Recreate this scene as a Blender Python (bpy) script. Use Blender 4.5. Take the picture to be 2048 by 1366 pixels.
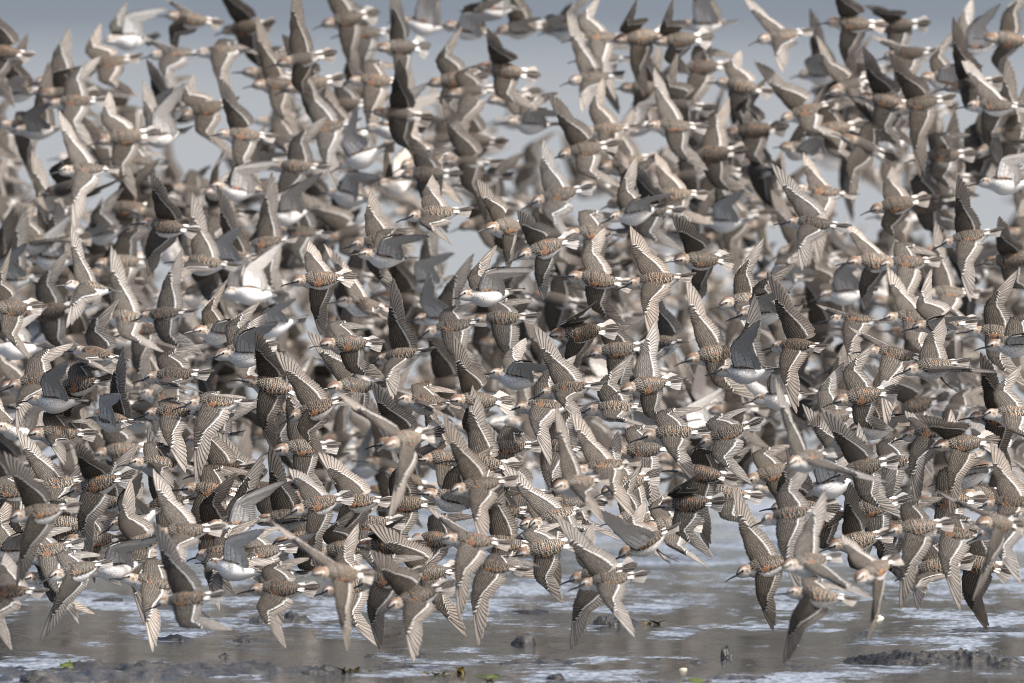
import bpy, math, random
import numpy as np
from mathutils import Matrix, Vector

R = math.radians
sc = bpy.context.scene
for o in list(bpy.data.objects):
    bpy.data.objects.remove(o)
col = sc.collection

# ------------------------------------------------------------------ camera
CAM_H = 1.5            # eye height above the water, metres
FPX = 600 / 36 * 2048  # focal length in photo pixels
HORIZON = -87          # photo row of the horizon
cam_d = bpy.data.cameras.new('camera')
cam = bpy.data.objects.new('camera', cam_d)
col.objects.link(cam)
cam.location = (0, 0, CAM_H)
cam_d.lens = 600
cam_d.sensor_width = 36
cam_d.clip_start = 0.5
cam_d.clip_end = 9000
cam.rotation_euler = (R(90) - math.atan((683 - HORIZON) / FPX), 0, 0)
cam_d.dof.use_dof = True
cam_d.dof.focus_distance = 37.35
cam_d.dof.aperture_fstop = 8.8
sc.camera = cam

# ------------------------------------------------------------------ sky, sun, exposure
SUN_EL, SUN_AZ = 50, 122     # azimuth clockwise from +Y: behind the camera, to the right
w = bpy.data.worlds.new('World')
sc.world = w
w.use_nodes = True
nt = w.node_tree
sky = nt.nodes.new('ShaderNodeTexSky')
sky.sky_type = 'NISHITA'
sky.sun_disc = False
sky.sun_elevation = R(SUN_EL)
sky.sun_rotation = R(SUN_AZ)
sky.air_density = 1.0
sky.dust_density = 6.0
sky.ozone_density = 1.0
nt.nodes['Background'].inputs['Strength'].default_value = 0.15
nt.links.new(sky.outputs[0], nt.nodes['Background'].inputs['Color'])
sun_d = bpy.data.lights.new('sun', 'SUN')
sun_d.energy = 4.2
sun_d.angle = R(3)
sun_d.color = (1.0, 0.985, 0.965)
sun = bpy.data.objects.new('sun', sun_d)
col.objects.link(sun)
sdir = Vector((math.sin(R(SUN_AZ)) * math.cos(R(SUN_EL)), math.cos(R(SUN_AZ)) * math.cos(R(SUN_EL)), math.sin(R(SUN_EL))))
sun.rotation_euler = sdir.to_track_quat('Z', 'Y').to_euler()
sun.location = (3, 20, 8)
sc.view_settings.view_transform = 'Standard'
sc.view_settings.look = 'None'
sc.view_settings.exposure = 0.74
sc.view_settings.gamma = 1.0
sc.render.engine = 'CYCLES'
sc.cycles.use_denoising = True
sc.cycles.pixel_filter_type = 'BLACKMAN_HARRIS'
sc.cycles.filter_width = 1.05
sc.cycles.max_bounces = 5
sc.cycles.diffuse_bounces = 2
sc.cycles.glossy_bounces = 3
sc.cycles.transmission_bounces = 3


def at(px, py, D):
    """photo pixel at distance D along the view -> point in the place"""
    return Vector(((px - 1024) / FPX * D, D, CAM_H - (py - HORIZON) / FPX * D))


def ground_at(px, py):
    D = FPX * CAM_H / (py - HORIZON)
    return Vector(((px - 1024) / FPX * D, D, 0.0))


# ------------------------------------------------------------------ material helpers
class NT:
    def __init__(s, name):
        s.m = bpy.data.materials.new(name)
        s.m.use_nodes = True
        s.t = s.m.node_tree
        s.b = s.t.nodes['Principled BSDF']
        s.out = s.t.nodes['Material Output']

    def n(s, typ, **kw):
        nd = s.t.nodes.new(typ)
        for k, v in kw.items():
            setattr(nd, k, v)
        return nd

    def l(s, a, b):
        s.t.links.new(a, b)

    def val(s, sock, v):
        if hasattr(v, 'links') or isinstance(v, bpy.types.NodeSocket):
            s.l(v, sock)
        else:
            sock.default_value = v

    def math(s, op, a, b=0.0, c=0.0):
        nd = s.n('ShaderNodeMath', operation=op)
        for i, v in enumerate((a, b, c)):
            s.val(nd.inputs[i], v)
        return nd.outputs[0]

    def ss(s, x, lo, hi):
        nd = s.n('ShaderNodeMapRange', interpolation_type='SMOOTHSTEP')
        s.val(nd.inputs[0], x)
        nd.inputs[1].default_value = lo
        nd.inputs[2].default_value = hi
        return nd.outputs[0]

    def mix(s, f, a, b, mode='MIX'):
        nd = s.n('ShaderNodeMix', data_type='RGBA', blend_type=mode)
        s.val(nd.inputs[0], f)
        s.val(nd.inputs[6], a)
        s.val(nd.inputs[7], b)
        return nd.outputs[2]

    def attr(s, name):
        return s.n('ShaderNodeAttribute', attribute_name=name)

    def noise(s, vec, scale, detail=2.0, rough=0.5):
        nd = s.n('ShaderNodeTexNoise')
        nd.inputs['Scale'].default_value = scale
        nd.inputs['Detail'].default_value = detail
        nd.inputs['Roughness'].default_value = rough
        if vec is not None:
            s.l(vec, nd.inputs['Vector'])
        return nd

    def scaled(s, vec, x, y, z):
        nd = s.n('ShaderNodeMapping')
        s.l(vec, nd.inputs[0])
        nd.inputs['Scale'].default_value = (x, y, z)
        return nd.outputs[0]


def C(r, g, b):
    return (r, g, b, 1.0)


def feather_material(name, style, transl=0.22):
    k = NT(name)
    base = k.attr('base').outputs['Color']
    edge = k.attr('edge').outputs['Color']
    uv = k.n('ShaderNodeSeparateXYZ')
    k.l(k.attr('fuv').outputs['Vector'], uv.inputs[0])
    u, v = uv.outputs[0], uv.outputs[1]
    uc = k.math('ABSOLUTE', k.math('SUBTRACT', u, 0.5))
    if style == 'flight':
        # dark narrow leading vane, pale trailing vane, darker tip, pale shaft
        lead = k.ss(u, 0.46, 0.10)
        c = k.mix(k.math('MULTIPLY', lead, 0.70), base, edge)
        c = k.mix(k.math('MULTIPLY', k.ss(v, 0.72, 1.0), 0.55), c, edge)
        shaft = k.math('MULTIPLY', k.ss(uc, 0.07, 0.03), 0.45)
        c = k.mix(shaft, c, C(0.62, 0.56, 0.5))
        c = k.mix(k.math('MULTIPLY', k.ss(u, 0.90, 0.97), 0.5), c, C(0.62, 0.57, 0.51))
        bw = k.n('ShaderNodeTexWave', wave_type='BANDS', bands_direction='Y')
        k.l(k.scaled(k.attr('fuv').outputs['Vector'], 1.0, 1.0, 1.0), bw.inputs[0])
        bw.inputs['Scale'].default_value = 14
        bw.inputs['Distortion'].default_value = 2.0
        c = k.mix(k.math('MULTIPLY', bw.outputs[1], 0.12), c, C(0.1, 0.085, 0.07))
    else:
        # scaly body feather: dark centre, pale fringe round the free end
        ed = k.math('MAXIMUM', k.math('MULTIPLY', uc, 1.02 if style == 'covert' else 2.0), k.math('MULTIPLY', v, 0.98))
        rag = k.noise(k.attr('rest').outputs['Vector'], 900, 2)
        ed = k.math('ADD', ed, k.math('MULTIPLY', k.math('SUBTRACT', rag.outputs[0], 0.5), 0.22))
        lo, hi = (0.70, 0.90) if style == 'covert' else (0.74, 0.90)
        c = k.mix(k.ss(ed, lo, hi), base, edge)
        shaft = k.math('MULTIPLY', k.ss(uc, 0.10, 0.03), 0.15)
        c = k.mix(shaft, c, C(0.02, 0.017, 0.014))
    oi = k.n('ShaderNodeObjectInfo')
    var = k.noise(k.attr('rest').outputs['Vector'], 140, 3)
    f = k.math('ADD', 0.80, k.math('MULTIPLY', var.outputs[0], 0.40))
    c = k.mix(1.0, c, oi.outputs['Color'], 'MULTIPLY')
    vm = k.n('ShaderNodeVectorMath', operation='SCALE')
    k.l(c, vm.inputs[0])
    k.l(f, vm.inputs['Scale'])
    c = vm.outputs[0]
    k.l(c, k.b.inputs['Base Color'])
    k.b.inputs['Roughness'].default_value = 0.62
    k.b.inputs['Specular IOR Level'].default_value = 0.22
    tr = k.n('ShaderNodeBsdfTranslucent')
    k.l(c, tr.inputs[0])
    mx = k.n('ShaderNodeMixShader')
    mx.inputs[0].default_value = transl
    k.l(k.b.outputs[0], mx.inputs[1])
    k.l(tr.outputs[0], mx.inputs[2])
    k.l(mx.outputs[0], k.out.inputs[0])
    return k.m


def body_material():
    k = NT('plumage')
    base = k.attr('base').outputs['Color']
    rest = k.attr('rest').outputs['Vector']
    wt = k.n('ShaderNodeSeparateColor')
    k.l(k.attr('edge').outputs['Color'], wt.inputs[0])
    st = k.scaled(rest, 1, 1.7, 1.7)
    n1 = k.noise(st, 330, 3, 0.6)
    spot = k.math('MULTIPLY', k.ss(n1.outputs[0], 0.50, 0.62), wt.outputs[0])
    c = k.mix(spot, base, C(0.045, 0.036, 0.03))
    n2 = k.noise(rest, 800, 2)
    c = k.mix(0.35, c, k.mix(1.0, c, k.mix(n2.outputs[0], C(0.4, 0.4, 0.4), C(1.4, 1.4, 1.4)), 'MULTIPLY'))
    c = k.mix(1.0, c, k.mix(0.5, C(1, 1, 1), k.n('ShaderNodeObjectInfo').outputs['Color']), 'MULTIPLY')
    k.l(c, k.b.inputs['Base Color'])
    k.b.inputs['Roughness'].default_value = 0.75
    k.b.inputs['Specular IOR Level'].default_value = 0.25
    bp = k.n('ShaderNodeBump')
    bp.inputs['Strength'].default_value = 0.35
    bp.inputs['Distance'].default_value = 0.0015
    k.l(n2.outputs[0], bp.inputs['Height'])
    k.l(bp.outputs[0], k.b.inputs['Normal'])
    return k.m


def plain(name, colr, rough, spec=0.5):
    k = NT(name)
    n = k.noise(k.n('ShaderNodeTexCoord').outputs['Object'], 400, 2)
    c = k.mix(n.outputs[0], C(*[x * 0.7 for x in colr]), C(*[x * 1.3 for x in colr]))
    k.l(c, k.b.inputs['Base Color'])
    k.b.inputs['Roughness'].default_value = rough
    k.b.inputs['Specular IOR Level'].default_value = spec
    return k.m


M_FLIGHT = feather_material('flight_feather', 'flight', 0.42)
M_COVERT = feather_material('wing_covert', 'covert', 0.16)
M_MANTLE = feather_material('mantle_feather', 'mantle', 0.0)
M_BODY = body_material()
M_HORN = plain('horn', (0.018, 0.017, 0.017), 0.32)
M_EYE = plain('eye_black', (0.006, 0.005, 0.005), 0.06, 0.8)
MATS = [M_FLIGHT, M_COVERT, M_MANTLE, M_BODY, M_HORN, M_EYE]


# ------------------------------------------------------------------ mesh builder
class MB:
    def __init__(s):
        s.v, s.f, s.m, s.base, s.edge, s.uv = [], [], [], [], [], []

    def grid(s, P, mat, base, edge, UV=None, closed=False):
        """P: rows x cols x 3.  base/edge: rgb or rows x cols x 3"""
        P = np.asarray(P, float)
        r, c = P.shape[:2]
        o = sum(len(a) for a in s.v)
        s.v.append(P.reshape(-1, 3))
        s.base.append(np.broadcast_to(np.asarray(base, float), (r, c, 3)).reshape(-1, 3))
        s.edge.append(np.broadcast_to(np.asarray(edge, float), (r, c, 3)).reshape(-1, 3))
        if UV is None:
            UV = np.zeros((r, c, 2)) + 0.3
        s.uv.append(np.asarray(UV, float).reshape(-1, 2))
        idx = np.arange(r * c).reshape(r, c) + o
        if closed:
            idx = np.concatenate([idx, idx[:, :1]], 1)
        q = np.stack([idx[:-1, :-1], idx[:-1, 1:], idx[1:, 1:], idx[1:, :-1]], -1).reshape(-1, 4)
        s.f.append(q)
        s.m.append(np.full(len(q), mat))

    def arrays(s):
        return dict(v=np.concatenate(s.v), f=np.concatenate(s.f), m=np.concatenate(s.m),
                    base=np.concatenate(s.base), edge=np.concatenate(s.edge), uv=np.concatenate(s.uv))


def make_mesh(name, A, mats=None):
    mats = mats or MATS
    me = bpy.data.meshes.new(name)
    nv, nf = len(A['v']), len(A['f'])
    me.vertices.add(nv)
    me.vertices.foreach_set('co', A['v'].astype(np.float32).ravel())
    me.loops.add(nf * 4)
    me.loops.foreach_set('vertex_index', A['f'].astype(np.int32).ravel())
    me.polygons.add(nf)
    me.polygons.foreach_set('loop_start', (np.arange(nf) * 4).astype(np.int32))
    try:
        me.polygons.foreach_set('loop_total', np.full(nf, 4, np.int32))
    except Exception:
        pass
    used = sorted(set(int(x) for x in np.unique(A['m'])))
    remap = {u: i for i, u in enumerate(used)}
    for u in used:
        me.materials.append(mats[u])
    me.polygons.foreach_set('material_index', np.array([remap[int(x)] for x in A['m']], np.int32))
    me.polygons.foreach_set('use_smooth', np.ones(nf, bool))
    for nm in ('base', 'edge'):
        a = me.attributes.new(nm, 'FLOAT_COLOR', 'POINT')
        a.data.foreach_set('color', np.concatenate([A[nm], np.ones((nv, 1))], 1).astype(np.float32).ravel())
    a = me.attributes.new('fuv', 'FLOAT_VECTOR', 'POINT')
    a.data.foreach_set('vector', np.concatenate([A['uv'], np.zeros((nv, 1))], 1).astype(np.float32).ravel())
    a = me.attributes.new('rest', 'FLOAT_VECTOR', 'POINT')
    a.data.foreach_set('vector', A.get('rest', A['v']).astype(np.float32).ravel())
    me.update()
    me.validate()
    return me


# ------------------------------------------------------------------ the sandpiper's parts (forward +X, left +Y, up +Z)
rng = np.random.default_rng(7)
BROWN = np.array((0.045, 0.038, 0.031))
BUFF = np.array((0.29, 0.253, 0.21))
TAUPE = np.array((0.395, 0.355, 0.315))
DUSK = np.array((0.024, 0.0195, 0.016))
WHITE = np.array((0.64, 0.622, 0.595))
RUFOUS = np.array((0.170, 0.072, 0.029))
INK = np.array((0.022, 0.018, 0.015))


def lerp(a, b, t):
    return np.asarray(a) * (1 - t) + np.asarray(b) * t


WPROF = np.array([(0.0, 0.55), (0.25, 0.9), (0.55, 1.0), (0.80, 0.86), (0.94, 0.50), (1.0, 0.10)])
SPROF = np.array([(0.0, 0.60), (0.45, 1.0), (0.82, 0.84), (1.0, 0.30)])


class WingSpec:
    def __init__(s, E, W, hand_deg, hand_len, p_out, p_in, p_len, s_out, s_in, bend, droop, pw=0.0120):
        s.S = np.array((0.016, 0.0))
        s.E, s.W = np.array(E), np.array(W)
        a = R(hand_deg)
        s.H = s.W + hand_len * np.array((-math.sin(a), math.cos(a)))
        s.p_out, s.p_in, s.p_len = p_out, p_in, p_len
        s.s_out, s.s_in = s_out, s_in
        s.bend, s.droop, s.pw = bend, droop, pw


def dirv(deg):
    return np.array((-math.sin(R(deg)), math.cos(R(deg))))


def build_wing(sp, side):
    """returns (coverts arrays, flight feathers arrays); side +1 left, -1 right"""
    r = np.random.default_rng(int(abs(sp.W[1]) * 1e5) + int(sp.bend * 1e4) + 600 + side)
    ql, cv = MB(), MB()
    span = 0.157

    def warp(P, z):
        x, y = P[..., 0], P[..., 1]
        s_ = np.clip(y, 0, None) / span
        back = np.clip(0.012 - x, 0, None) / 0.06
        zz = z + sp.bend * s_ ** 2 - sp.droop * back ** 2 * (1 - 0.5 * s_) + 0.006 * np.sin(np.clip(s_, 0, 1) * math.pi)
        return np.stack([x, y * side, zz], -1)

    def add(mb, P, z, mat, base, edge, UV):
        Q = warp(np.asarray(P, float), np.asarray(z, float))
        if side < 0:
            Q = Q[:, ::-1]
            UV = np.asarray(UV)[:, ::-1]
            if np.ndim(base) == 3:
                base = base[:, ::-1]
        mb.grid(Q, mat, base, edge, UV)

    def feather(b, deg, L, wd, z0, curve):
        rows, P, Z, UV = len(WPROF), [], [], []
        p = np.array(b, float)
        prev = 0.0
        for t, wf in WPROF:
            a = deg + curve * t
            p = p + dirv(a) * L * (t - prev)
            prev = t
            nrm = np.array((math.cos(R(a)), math.sin(R(a))))   # toward leading side
            h = wd * wf
            P.append([p + nrm * h * 0.30, p + nrm * 0.02 * h, p - nrm * h * 0.35, p - nrm * h * 0.70])
            Z.append([z0 + 0.0005, z0 + 0.0006, z0 - 0.0001, z0 - 0.0008])
            UV.append([(0.0, t), (0.5, t), (0.75, t), (1.0, t)])
        base = TAUPE * r.uniform(0.88, 1.10)
        add(ql, P, Z, 0, base, DUSK * r.uniform(0.8, 1.2), UV)
        # paler under side, a hair below
        P2 = np.asarray(P)[:, ::-1]
        add(ql, P2, np.asarray(Z)[:, ::-1] - 0.0007, 0, lerp(TAUPE, WHITE, 0.7), lerp(DUSK, TAUPE, 0.2), np.asarray(UV)[:, ::-1])

    flights = []   # (base point, angle, length) from the body out to the tip, used by the coverts
    ns = 12
    for i in range(ns):
        t = i / (ns - 1)
        b = lerp(sp.E * np.array((1, 0.25)), sp.W, t)
        b = b + np.array((-0.004, 0))
        a = sp.s_in + (sp.s_out - sp.s_in) * t ** 1.3
        L = 0.0395 + 0.003 * math.sin(t * 3) - (0.004 if i < 2 else 0)
        flights.append((b, a, L))
    npm = 10
    for i in range(npm):
        t = (i + 0.4) / (npm - 0.6)
        b = lerp(sp.W, sp.H, t) + np.array((-0.002, 0))
        a = sp.p_in + (sp.p_out - sp.p_in) * t ** 0.85
        L = 0.041 + (sp.p_len - 0.041) * t ** 1.45
        flights.append((b, a, L))
    for i, (b, a, L) in enumerate(flights):
        prim = i >= ns
        feather(b, a + r.normal(0, 0.8), L * r.uniform(0.985, 1.015), (sp.pw if prim else 0.0104), -0.0009 - 0.00022 * i, (7 if prim else 3))

    # ---- arm: an airfoil sheet, brown above and white below
    ncol = 15
    le, gc = [], []
    for j in range(ncol):
        t = j / (ncol - 1)
        if t <= 0.72:
            q = t / 0.72
            lead = lerp(sp.S, sp.W, q) + np.array((0.005 * math.sin(q * math.pi), 0)) * 0.6
            k_ = q * (ns - 1)
        else:
            q = (t - 0.72) / 0.28
            lead = lerp(sp.W, sp.H, q) + (sp.H - sp.W) * 0.12 * q
            k_ = ns - 0.5 + q * (npm - 0.55)
        i0 = int(min(k_, len(flights) - 1.001))
        fr = min(k_ - i0, 1)
        ends = [f[0] + dirv(f[1]) * f[2] * (0.56 if n < ns else 0.56 - 0.24 * (n - ns) / npm) for n, f in ((i0, flights[i0]), (min(i0 + 1, len(flights) - 1), flights[min(i0 + 1, len(flights) - 1)]))]
        le.append(lead)
        gc.append(lerp(ends[0], ends[1], fr))
    le, gc = np.array(le), np.array(gc)
    ts = np.array((0, 0.06, 0.2, 0.4, 0.7, 0.96))
    sj = np.linspace(0, 1, ncol)
    top = np.stack([le + (gc - le) * t for t in ts], 0)
    th = np.stack([0.018 * math.sqrt(t) * (1 - t) ** 1.3 * (1 - 0.72 * sj) for t in ts], 0)
    add(cv, top[:, ::-1], (th * 0.55)[:, ::-1], 1, BROWN, BROWN, np.zeros(top.shape[:2] + (2,)) + 0.3)
    under = np.zeros(top.shape[:2] + (3,)) + WHITE
    under[:2] = lerp(WHITE, BROWN, 0.45)
    under[:, -4:] = lerp(WHITE, TAUPE, 0.4)
    add(cv, top, -(th * 0.6) - 0.0015 * (ts[:, None] > 0), 3, under, np.zeros(3), np.zeros(top.shape[:2] + (2,)) + 0.3)

    # ---- rows of coverts, shingled from the leading edge back
    def at_s(x):
        x = min(max(x, 0), 1) * (ncol - 1)
        i = int(min(x, ncol - 1.001))
        return lerp(le[i], le[i + 1], x - i), lerp(gc[i], gc[i + 1], x - i)

    rowdef = [(0.74, 0.30, 20, 'great'), (0.62, 0.18, 17, 'med'), (0.50, 0.18, 19, 'less'), (0.39, 0.17, 17, 'less'), (0.28, 0.165, 18, 'less'), (0.17, 0.16, 16, 'less'), (0.07, 0.15, 18, 'less'), (-0.03, 0.14, 16, 'less')]
    for rk, (t0, lf, n, kind) in enumerate(rowdef):
        for j in range(n):
            s_ = (j + (0.55 if rk % 2 else 0.05) + r.uniform(-0.25, 0.25)) / n
            a_, b_ = at_s(s_)
            a2, b2 = at_s(s_ + 1.0 / n)
            d = b_ - a_
            Lc = np.linalg.norm(d)
            d = d / max(Lc, 1e-6)
            p0 = a_ + d * Lc * (t0 + (r.uniform(-0.022, 0.022) if kind != 'great' else r.uniform(-0.012, 0.012)))
            wd = min(np.linalg.norm((a2 + (b2 - a2) * t0) - p0), 0.010) * 1.65 + 0.0012
            L = Lc * lf
            nrm = np.array((-d[1], d[0]))
            if np.dot(nrm, np.array((0.3, 1))) < 0:
                nrm = -nrm
            tb = 0.018 * math.sqrt(max(t0, 0)) * max(1 - t0, 0) ** 1.3 * (1 - 0.72 * s_) * 0.55
            te = max(t0 + lf, 0)
            tz = 0.018 * math.sqrt(te) * max(1 - te, 0) ** 1.3 * (1 - 0.72 * s_) * 0.55
            P, Z, UV = [], [], []
            for t, wf in SPROF:
                c_ = p0 + d * L * t
                h = wd * 0.5 * wf
                zz = tb + (tz - tb) * t + 0.0004 + 0.0007 * t
                P.append([c_ + nrm * h, c_, c_ - nrm * h])
                Z.append([zz - 0.00012, zz + 0.00005, zz - 0.00012])
                UV.append([(0, t), (0.5, t), (1, t)])
            br = r.uniform(0.8, 1.2)
            dark_hand = s_ > 0.70
            base = (BROWN * 0.6 if dark_hand else BROWN * 1.05) * br
            edge = lerp(BUFF, BROWN, r.uniform(0.35, 0.8))
            if kind == 'great':
                edge = WHITE * r.uniform(0.9, 1.1)
                base3 = np.zeros((4, 3, 3)) + base
                if s_ < 0.9:
                    base3[3] = WHITE
                    base3[2] = lerp(base, WHITE, r.uniform(0.05, 0.5))
                base = base3
            elif dark_hand:
                edge = lerp(BROWN, BUFF, 0.35)
            add(cv, P, Z, 1, base, edge, UV)
            if rk in (0, 2, 4, 6):
                P2, UV2 = np.asarray(P)[:, ::-1], np.asarray(UV)[:, ::-1]
                zu = -np.asarray(Z)[:, ::-1] * 0.9 - 0.0022
                ub = lerp(WHITE, TAUPE, r.uniform(0.0, 0.6) + (0.3 if dark_hand else 0))
                add(cv, P2, zu, 1, ub, lerp(ub, BROWN, 0.75), UV2)
    return cv.arrays(), ql.arrays()


SPECS = {
    # extended, tip bent toward the back (upper wing of a bank)
    'full': WingSpec((-0.003, 0.026), (0.013, 0.056), 14, 0.023, 10, 66, 0.093, 70, 90, 0.012, 0.010),
    # extended, tip drooping
    'down': WingSpec((-0.003, 0.026), (0.012, 0.055), 20, 0.023, 18, 70, 0.093, 74, 92, -0.022, 0.012),
    # primaries fanned wide, hand thrust forward
    'fan': WingSpec((-0.002, 0.024), (0.020, 0.050), -6, 0.022, -8, 62, 0.083, 66, 90, 0.004, 0.010, 0.0105),
    # wrist flexed, hand swept back
    'flex': WingSpec((-0.004, 0.022), (0.017, 0.049), 40, 0.021, 42, 84, 0.086, 84, 92, -0.006, 0.012),
    # half closed on the upstroke
    'tuck': WingSpec((-0.003, 0.018), (0.021, 0.037), 74, 0.020, 84, 100, 0.083, 96, 94, -0.012, 0.010),
    # the same strokes a moment later: tip bent harder, hand turned
    'full2': WingSpec((-0.003, 0.025), (0.016, 0.053), 4, 0.023, 2, 60, 0.090, 68, 90, 0.034, 0.014, 0.0115),
    'down2': WingSpec((-0.003, 0.025), (0.010, 0.054), 30, 0.023, 30, 76, 0.091, 78, 92, -0.040, 0.016),
    'flex2': WingSpec((-0.004, 0.021), (0.019, 0.045), 56, 0.021, 58, 90, 0.085, 88, 93, 0.012, 0.012),
    'fan2': WingSpec((-0.002, 0.024), (0.018, 0.052), 4, 0.022, 4, 68, 0.080, 70, 90, 0.026, 0.012, 0.0105),
}
WING_A = {(k, s): build_wing(sp, s) for k, sp in SPECS.items() for s in (1, -1)}


RINGS = [  # x, centre z, half width, half height
    (0.0625, 0.0022, 0.0012, 0.0012), (0.0615, 0.0024, 0.0036, 0.0034), (0.0590, 0.0032, 0.0060, 0.0060), (0.0550, 0.0044, 0.0085, 0.0090),
    (0.0500, 0.0054, 0.0105, 0.0113), (0.0450, 0.0058, 0.0114, 0.0121), (0.0400, 0.0054, 0.0112, 0.0119), (0.0355, 0.0044, 0.0112, 0.0118),
    (0.0300, 0.0028, 0.0132, 0.0134), (0.0240, 0.0010, 0.0166, 0.0163), (0.0160, -0.0008, 0.0196, 0.0192), (0.0060, -0.0020, 0.0208, 0.0208),
    (-0.0060, -0.0022, 0.0203, 0.0203), (-0.0180, -0.0014, 0.0182, 0.0178), (-0.0290, 0.0004, 0.0148, 0.0142), (-0.0390, 0.0022, 0.0112, 0.0102),
    (-0.0480, 0.0034, 0.0080, 0.0066), (-0.0560, 0.0038, 0.0055, 0.0040), (-0.0620, 0.0038, 0.0030, 0.0020), (-0.0640, 0.0038, 0.0004, 0.0004)]


RINGS = [(a_, b_, c_ * 1.10, d_ * 1.11) for a_, b_, c_, d_ in RINGS]


def ring_interp(x):
    xs = np.array([q[0] for q in RINGS])[::-1]
    return [np.interp(x, xs, np.array([q[i] for q in RINGS])[::-1]) for i in (1, 2, 3)]


def smooth(x, a, b):
    t = np.clip((x - a) / (b - a), 0, 1)
    return t * t * (3 - 2 * t)


TWIST = 32


def build_body(nr, nsg, twist=0):
    # arc-length-ish resampling of the profile
    tt = np.linspace(0, len(RINGS) - 1, nr)
    prof = np.array([[np.interp(t, np.arange(len(RINGS)), [q[i] for q in RINGS]) for i in range(4)] for t in tt])
    for _ in range(2):
        prof[1:-1] = 0.25 * prof[:-2] + 0.5 * prof[1:-1] + 0.25 * prof[2:]
    ang = np.linspace(0, 2 * math.pi, nsg, endpoint=False)
    x = prof[:, 0][:, None] + 0 * ang
    y = prof[:, 2][:, None] * np.sin(ang)
    z = prof[:, 1][:, None] + prof[:, 3][:, None] * np.cos(ang)
    P = np.stack([x, y, z], -1)
    colr = np.zeros(P.shape) + WHITE
    ay = np.abs(y)
    relz = np.cos(ang)[None, :] + 0 * x        # 1 top .. -1 bottom

    def put(mask, c_):
        colr[:] = colr * (1 - mask[..., None]) + np.asarray(c_) * mask[..., None]
    spots = np.zeros(x.shape)
    head = smooth(x, 0.033, 0.038)
    torso = 1 - head
    put(torso * smooth(relz, 0.05, 0.45) * smooth(x, -0.036, -0.026), BROWN * 1.25)       # back under the mantle
    put(torso * smooth(x, -0.026, -0.036) * smooth(relz, 0.72, 0.90), INK * 1.6)             # dark rump line
    put(smooth(x, 0.020, 0.032) * smooth(relz, -0.1, 0.6) * smooth(x, 0.046, 0.036), (0.34, 0.285, 0.225))   # nape
    put(head * smooth(relz, 0.55, 0.8), lerp(RUFOUS, BUFF * 0.5, 0.45))                         # cap
    put(head, (0.37, 0.315, 0.255))
    put(head * smooth(relz, 0.55, 0.8), lerp(RUFOUS, BUFF * 0.5, 0.45))
    put(head * smooth(np.abs(relz - 0.48), 0.16, 0.06) * smooth(x, 0.036, 0.05), WHITE * 0.85)  # brow
    put(head * smooth(np.hypot(x - 0.0405, z - 0.0050), 0.0062, 0.0030) * (ay > 0.004), lerp(RUFOUS, BUFF, 0.45))  # ear patch
    put(smooth(x, 0.049, 0.053) * smooth(np.abs(z - 0.0056 + (x - 0.05) * 0.22), 0.0026, 0.0010) * (ay > 0.002), DUSK)  # dark lores
    put(head * smooth(relz, -0.2, -0.7), WHITE * 0.92)
    spots = smooth(x, -0.012, 0.014) * smooth(x, 0.044, 0.034) * smooth(relz, -0.97, -0.55) * 0.85
    spots = np.maximum(spots, smooth(relz, -0.62, -0.3) * smooth(relz, 0.3, -0.1) * smooth(x, -0.05, -0.03) * smooth(x, 0.02, 0.0) * 0.8)
    spots = np.maximum(spots, head * smooth(relz, 0.45, 0.75) * 0.8)
    spots = np.maximum(spots, head * 0.4)
    spots = np.maximum(spots, smooth(x, 0.018, 0.028) * smooth(x, 0.046, 0.036) * smooth(relz, -0.3, 0.3) * 0.9)
    sp3 = np.stack([spots, spots * 0, spots * 0], -1)
    mb = MB()
    # the head stays nearer level than the banked trunk
    tw = R(twist) * smooth(x, 0.022, 0.046)
    zc = prof[:, 1][:, None]
    yq, zq = P[..., 1].copy(), P[..., 2] - zc
    P[..., 1] = yq * np.cos(tw) - zq * np.sin(tw)
    P[..., 2] = yq * np.sin(tw) + zq * np.cos(tw) + zc
    mb.grid(P, 3, colr, sp3, None, closed=True)
    return mb.arrays()


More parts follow.
